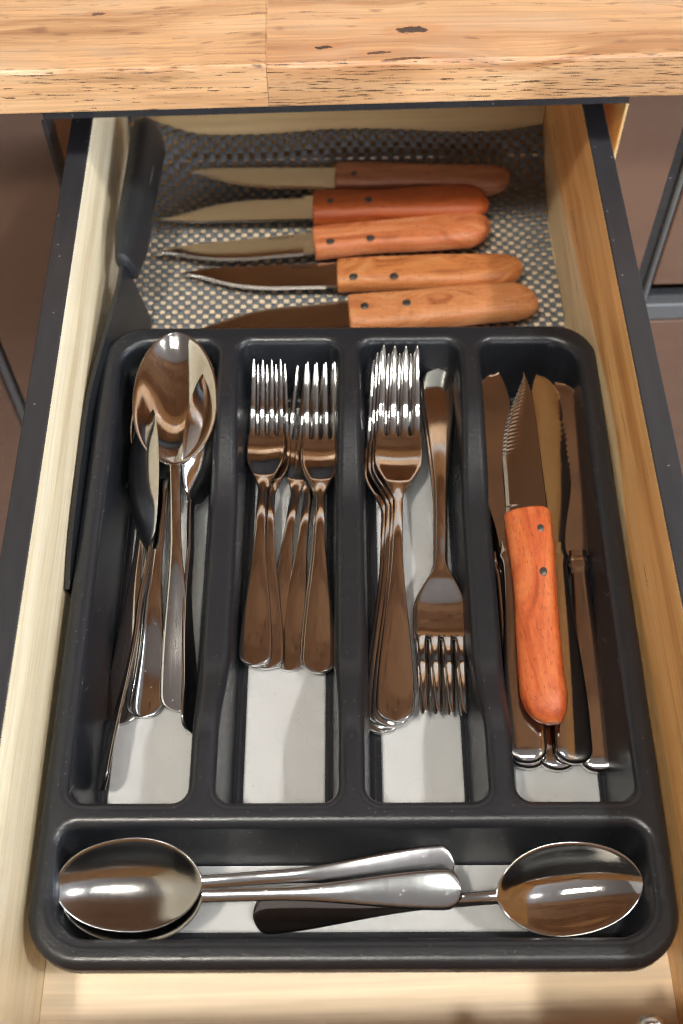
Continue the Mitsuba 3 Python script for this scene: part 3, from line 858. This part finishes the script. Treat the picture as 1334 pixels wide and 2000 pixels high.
# blade points to -x; seen from above with the blade along +y local, local +x is then world +y: edge_sign -1 puts the edge towards the viewer
steak_knife('steak knife with dull brown wooden handle, farthest back in the row on the liner', (0.0028, 0.5365, 0.0150), (-0.0887, 0.5440, 0.0115), -4, 'm_handle_0', -1, 0.105, 0.092, 0.0103, 1, ((-0.0035, 0.0115),))
steak_knife('steak knife with dark orange handle and faint pins, second from the back of the drawer', (-0.0109, 0.5125, 0.0140), (-0.1038, 0.5150, 0.0098), 0, 'm_handle_1', 1, 0.104, 0.093, 0.0118, 2, ((0.002, 0.0105), (0.002, 0.0330)))
steak_knife('steak knife with reddish handle and bright serrated edge, middle of the row on the liner', (-0.0109, 0.4840, 0.0130), (-0.1047, 0.4775, 0.0100), -6, 'm_handle_2', -1, 0.104, 0.094, 0.0118, 3, ((-0.0070, 0.0095), (-0.0072, 0.0328)), 'BOMBAY')
steak_knife('steak knife with swirly grained orange handle, second from the tray', (0.0025, 0.4600, 0.0110), (-0.0884, 0.4620, 0.0075), 0, 'm_handle_3', -1, 0.106, 0.091, 0.0112, 4, ((-0.0068, 0.0095), (-0.0072, 0.0325)), 'BOMBAY')
steak_knife('steak knife with light orange handle lying right against the back rim of the tray', (0.0085, 0.4305, 0.0110), (-0.0840, 0.4270, 0.0075), 0, 'm_handle_4', 1, 0.106, 0.093, 0.0125, 5, ((0.001, 0.0090), (0.001, 0.0325)))

# ------------------------------------------------------------------ black kitchen knife standing on edge along the left side
kn = thing('kitchen_knife', 'large black kitchen knife standing on edge between the tray and the left drawer side', 'knife')
yh = np.concatenate([0.5405 - 0.018 * (1 - np.cos(np.linspace(0, math.pi / 2, 14))), np.linspace(0.5225, 0.433, 40)[1:], 0.433 - 0.003 * np.sin(np.linspace(0, math.pi / 2, 10))[1:]])
tt = (0.5405 - yh) / 0.1155
e = (1 - 0.38 * sm(0.72, 1.0, tt)) * np.sqrt(np.clip(1 - (1 - np.clip((0.5405 - yh) / 0.018, 0, 1)) ** 2.2, 0, 1)) * np.sqrt(np.clip(1 - np.clip((0.433 - yh) / 0.003, 0, 0.90) ** 2.2, 0, 1))
lean = np.array([0.30, 0, -0.95])
lean /= np.linalg.norm(lean)
nrm = np.cross((0, 1, 0), lean)
Pk = np.stack([-0.1040 - 0.0065 * tt, yh, 0.054 - 0.005 * tt], -1)
part(kn, 'handle', loft(Pk, np.maximum((0.0074 - 0.0008 * tt) * e, 1e-4), np.maximum((0.0150 - 0.0025 * np.sin(tt * math.pi)) * e, 1e-4), 36, 2.5, U=nrm, V=lean), 'm_black_plastic', 50)
yb = np.linspace(0.433, 0.240, 80)
tb = (0.433 - yb) / (0.433 - 0.240)
top_z = 0.054 - 0.003 * tb - 0.006 * np.clip((tb - 0.8) / 0.2, 0, 1) ** 2
hgt = 0.047 * np.sqrt(np.clip(1 - np.clip((tb - 0.55) / 0.45, 0, 0.995) ** 2.2, 0, 1))
un = np.linspace(0, 1, 8)
Xb = (-0.1120 - 0.0098 * sm(0, 0.55, tb))[:, None] + (0.0085 * un)[None] * (hgt / 0.047)[:, None]
Yb = np.repeat(yb[:, None], 8, 1)
Zb_ = top_z[:, None] - hgt[:, None] * un[None]
vt = np.stack([Xb, Yb, Zb_], -1)
off = np.array([0.0011, 0, 0.0002]) * (1 - 0.8 * un)[None, :, None]
va, vb = (vt + off).reshape(-1, 3), (vt - off).reshape(-1, 3)
nn, mm = Xb.shape
i, j = np.meshgrid(np.arange(nn - 1), np.arange(mm - 1), indexing='ij')
q = np.stack([i * mm + j, i * mm + j + 1, (i + 1) * mm + j + 1, (i + 1) * mm + j], -1).reshape(-1, 4)
top = np.arange(nn) * mm
sp = np.stack([top[:-1], top[1:], top[1:] + nn * mm, top[:-1] + nn * mm], -1)
q = np.vstack([q, q[:, ::-1] + nn * mm, sp])
blade_m = trimesh.Trimesh(np.vstack([va, vb]), np.vstack([q[:, [0, 1, 2]], q[:, [0, 2, 3]]]), process=False)
blade_m.fix_normals()
part(kn, 'blade', blade_m, 'm_black_blade', 30)

# ------------------------------------------------------------------ cutlery in the tray
def one(name, label, category, group, mesh, m, end, tip, roll=0.0):
    k = key_of(name)
    scene[k] = {**mesh, 'bsdf': {'type': 'ref', 'id': m}, 'to_world': place(end, tip, roll)}
    labels[k] = {'label': label, 'category': category, 'group': group}
    return k


SP_BIG = mikit.ply(spoon(0.194, 0.077, 0.0210, 0.0095, 0.0088), None, 40)
G = 'tablespoons in the left compartment'
one('tablespoon', 'tablespoon lying face up on top of the pile in the left compartment', 'spoon', G, SP_BIG, 'm_steel', (-0.0735, 0.1953, 0.0085), (-0.0812, 0.3860, 0.0475), 0)
one('tablespoon', 'tablespoon whose wide handle lies left of the top spoon, its bowl hidden beneath', 'spoon', G, SP_BIG, 'm_steel', (-0.0900, 0.1931, 0.0068), (-0.0816, 0.3800, 0.0250), 0)
one('tablespoon', 'tablespoon on its edge at the far left, dark bowl back turned to the tray wall', 'spoon', G, SP_BIG, 'm_steel', (-0.1040, 0.1556, 0.0215), (-0.0981, 0.3493, 0.0328), -112)
one('tablespoon', 'tablespoon on its edge at the right of the left compartment, against the divider', 'spoon', G, SP_BIG, 'm_steel', (-0.0655, 0.1800, 0.0225), (-0.0585, 0.3720, 0.0325), 107)
one('tablespoon', 'tablespoon under the pile, only its handle end showing at the lower left', 'spoon', G, SP_BIG, 'm_steel', (-0.1000, 0.1905, 0.0056), (-0.0905, 0.3840, 0.0075), 8)

FK_S = mikit.ply(fork(0.163, 0.037, 0.062, 0.0097, 0.0078), None, 40)
G = 'small forks in the second compartment'
one('small_fork', 'small fork on top at the left of the second compartment', 'fork', G, FK_S, 'm_steel', (-0.0395, 0.2149, 0.0125), (-0.0349, 0.3777, 0.0185), 0)
one('small_fork', 'small fork just beneath the left top fork, peeking out on its right', 'fork', G, FK_S, 'm_steel', (-0.0339, 0.2146, 0.0092), (-0.0329, 0.3774, 0.0147), 0)
one('small_fork', 'small fork in the middle slanting from lower left to upper right under the others', 'fork', G, FK_S, 'm_steel', (-0.0322, 0.2170, 0.0056), (-0.0124, 0.3785, 0.0117), 0)
one('small_fork', 'small fork right of the middle with its head under the right top fork', 'fork', G, FK_S, 'm_steel', (-0.0239, 0.2150, 0.0056), (-0.0075, 0.3770, 0.0114), 0)
one('small_fork', 'small fork nested under the right top fork, its edge showing on the left', 'fork', G, FK_S, 'm_steel', (-0.0113, 0.2125, 0.0092), (-0.0079, 0.3750, 0.0172), 0)
one('small_fork', 'small fork on top at the right of the second compartment', 'fork', G, FK_S, 'm_steel', (-0.0099, 0.2106, 0.0125), (-0.0069, 0.3733, 0.0210), 0)

FK_L = mikit.ply(fork(0.191, 0.042, 0.070, 0.0120, 0.0088, lift=0.017), None, 40)
G = 'dinner forks in the third compartment'
for dx, dy, dz, rx, lab in ((0, 0, 0, 0, 'dinner fork on top of the nested stack, tines pointing to the back'), (-0.0020, -0.0012, -0.0032, -0.0012, 'second dinner fork down in the nested stack of the third compartment'),
                            (-0.0044, 0.0006, -0.0064, -0.0030, 'third dinner fork down in the nested stack of the third compartment'), (-0.0062, -0.0018, -0.0096, -0.0050, 'lowest dinner fork of the nested stack in the third compartment')):
    one('dinner_fork', lab, 'fork', G, FK_L, 'm_steel', (0.0236 + dx, 0.1850 + dy, 0.0160 + dz), (0.0337 + rx, 0.3755 + dy, 0.0275 + dz), 0)
for dx, dy, dz, lab in ((0, 0, 0, 'dinner fork turned round on top, tines pointing to the front of the tray'), (-0.0012, -0.0008, -0.0028, 'second of the turned round dinner forks, just under the top one'), (0.0012, 0.0014, -0.0056, 'lowest of the turned round dinner forks, showing at the right')):
    one('dinner_fork', lab, 'fork', G, FK_L, 'm_steel', (0.0545 + dx, 0.3770 + dy, 0.0250 + dz), (0.0452 + dx, 0.1885 + dy, 0.0080 + dz), 0)

HK, BK = table_knife()
HK, BK = mikit.ply(HK, None, 40), mikit.ply(BK, None, 30)
HK2, BK2 = table_knife(flip=-1)
HK2, BK2 = mikit.ply(HK2, None, 40), mikit.ply(BK2, None, 30)
G = 'table knives in the right compartment'


def tknife(label, end, tip, roll=0.0, flip=False):
    k = thing('table_knife', label, 'table knife', G)
    w = place(end, tip, roll)
    part(k, 'handle', HK2 if flip else HK, 'm_steel', to_world=w)
    part(k, 'blade', BK2 if flip else BK, 'm_steel', to_world=w)


tknife('table knife on top at the left of the right compartment, blade tip with water spots', (0.0810, 0.1651, 0.0132), (0.0816, 0.3640, 0.0348), 4, True)
tknife('table knife under the left one, its round handle end just in front', (0.0822, 0.1650, 0.0060), (0.0720, 0.3635, 0.0200), -4, True)
tknife('table knife right of the wooden handled knife with fine serrations on its right edge', (0.1001, 0.1647, 0.0125), (0.1041, 0.3636, 0.0327), -12)
tknife('table knife at the bottom of the knives, only its handle end showing', (0.0945, 0.1632, 0.0075), (0.0965, 0.3600, 0.0130), 0)
tknife('table knife at the far right of the tray with a narrow shiny tip', (0.1125, 0.1620, 0.0085), (0.1155, 0.3600, 0.0300), 4)
steak_knife('steak knife with red orange handle lying on the table knives in the tray', (0.0890, 0.2784, 0.0400), (0.0893, 0.3551, 0.0480), 22, 'm_handle_red', -1, 0.101, 0.077, 0.0102, 7, ((0.0060, 0.0120), (0.0055, 0.0335)), group='steak knives with wooden handles', th=0.0078)

SP_T = mikit.ply(spoon(0.158, 0.057, 0.0178, 0.0085, 0.0078, top=0.0085), None, 40)
G = 'teaspoons in the front compartment'
one('teaspoon', 'worn teaspoon on top at the left of the front compartment, bowl to the left', 'spoon', G, SP_T, 'm_steel_worn', (0.0442, 0.1205, 0.0270), (-0.1066, 0.1120, 0.0375), 24)
one('teaspoon', 'teaspoon nested under the left spoon, its handle crossing the others toward the right', 'spoon', G, SP_T, 'm_steel_worn', (0.0458, 0.1088, 0.0330), (-0.1050, 0.1100, 0.0300), 18)
one('teaspoon', 'shiny teaspoon at the right of the front compartment, bowl to the right', 'spoon', G, SP_T, 'm_steel', (-0.0378, 0.1062, 0.0052), (0.1118, 0.1105, 0.0335), -22)
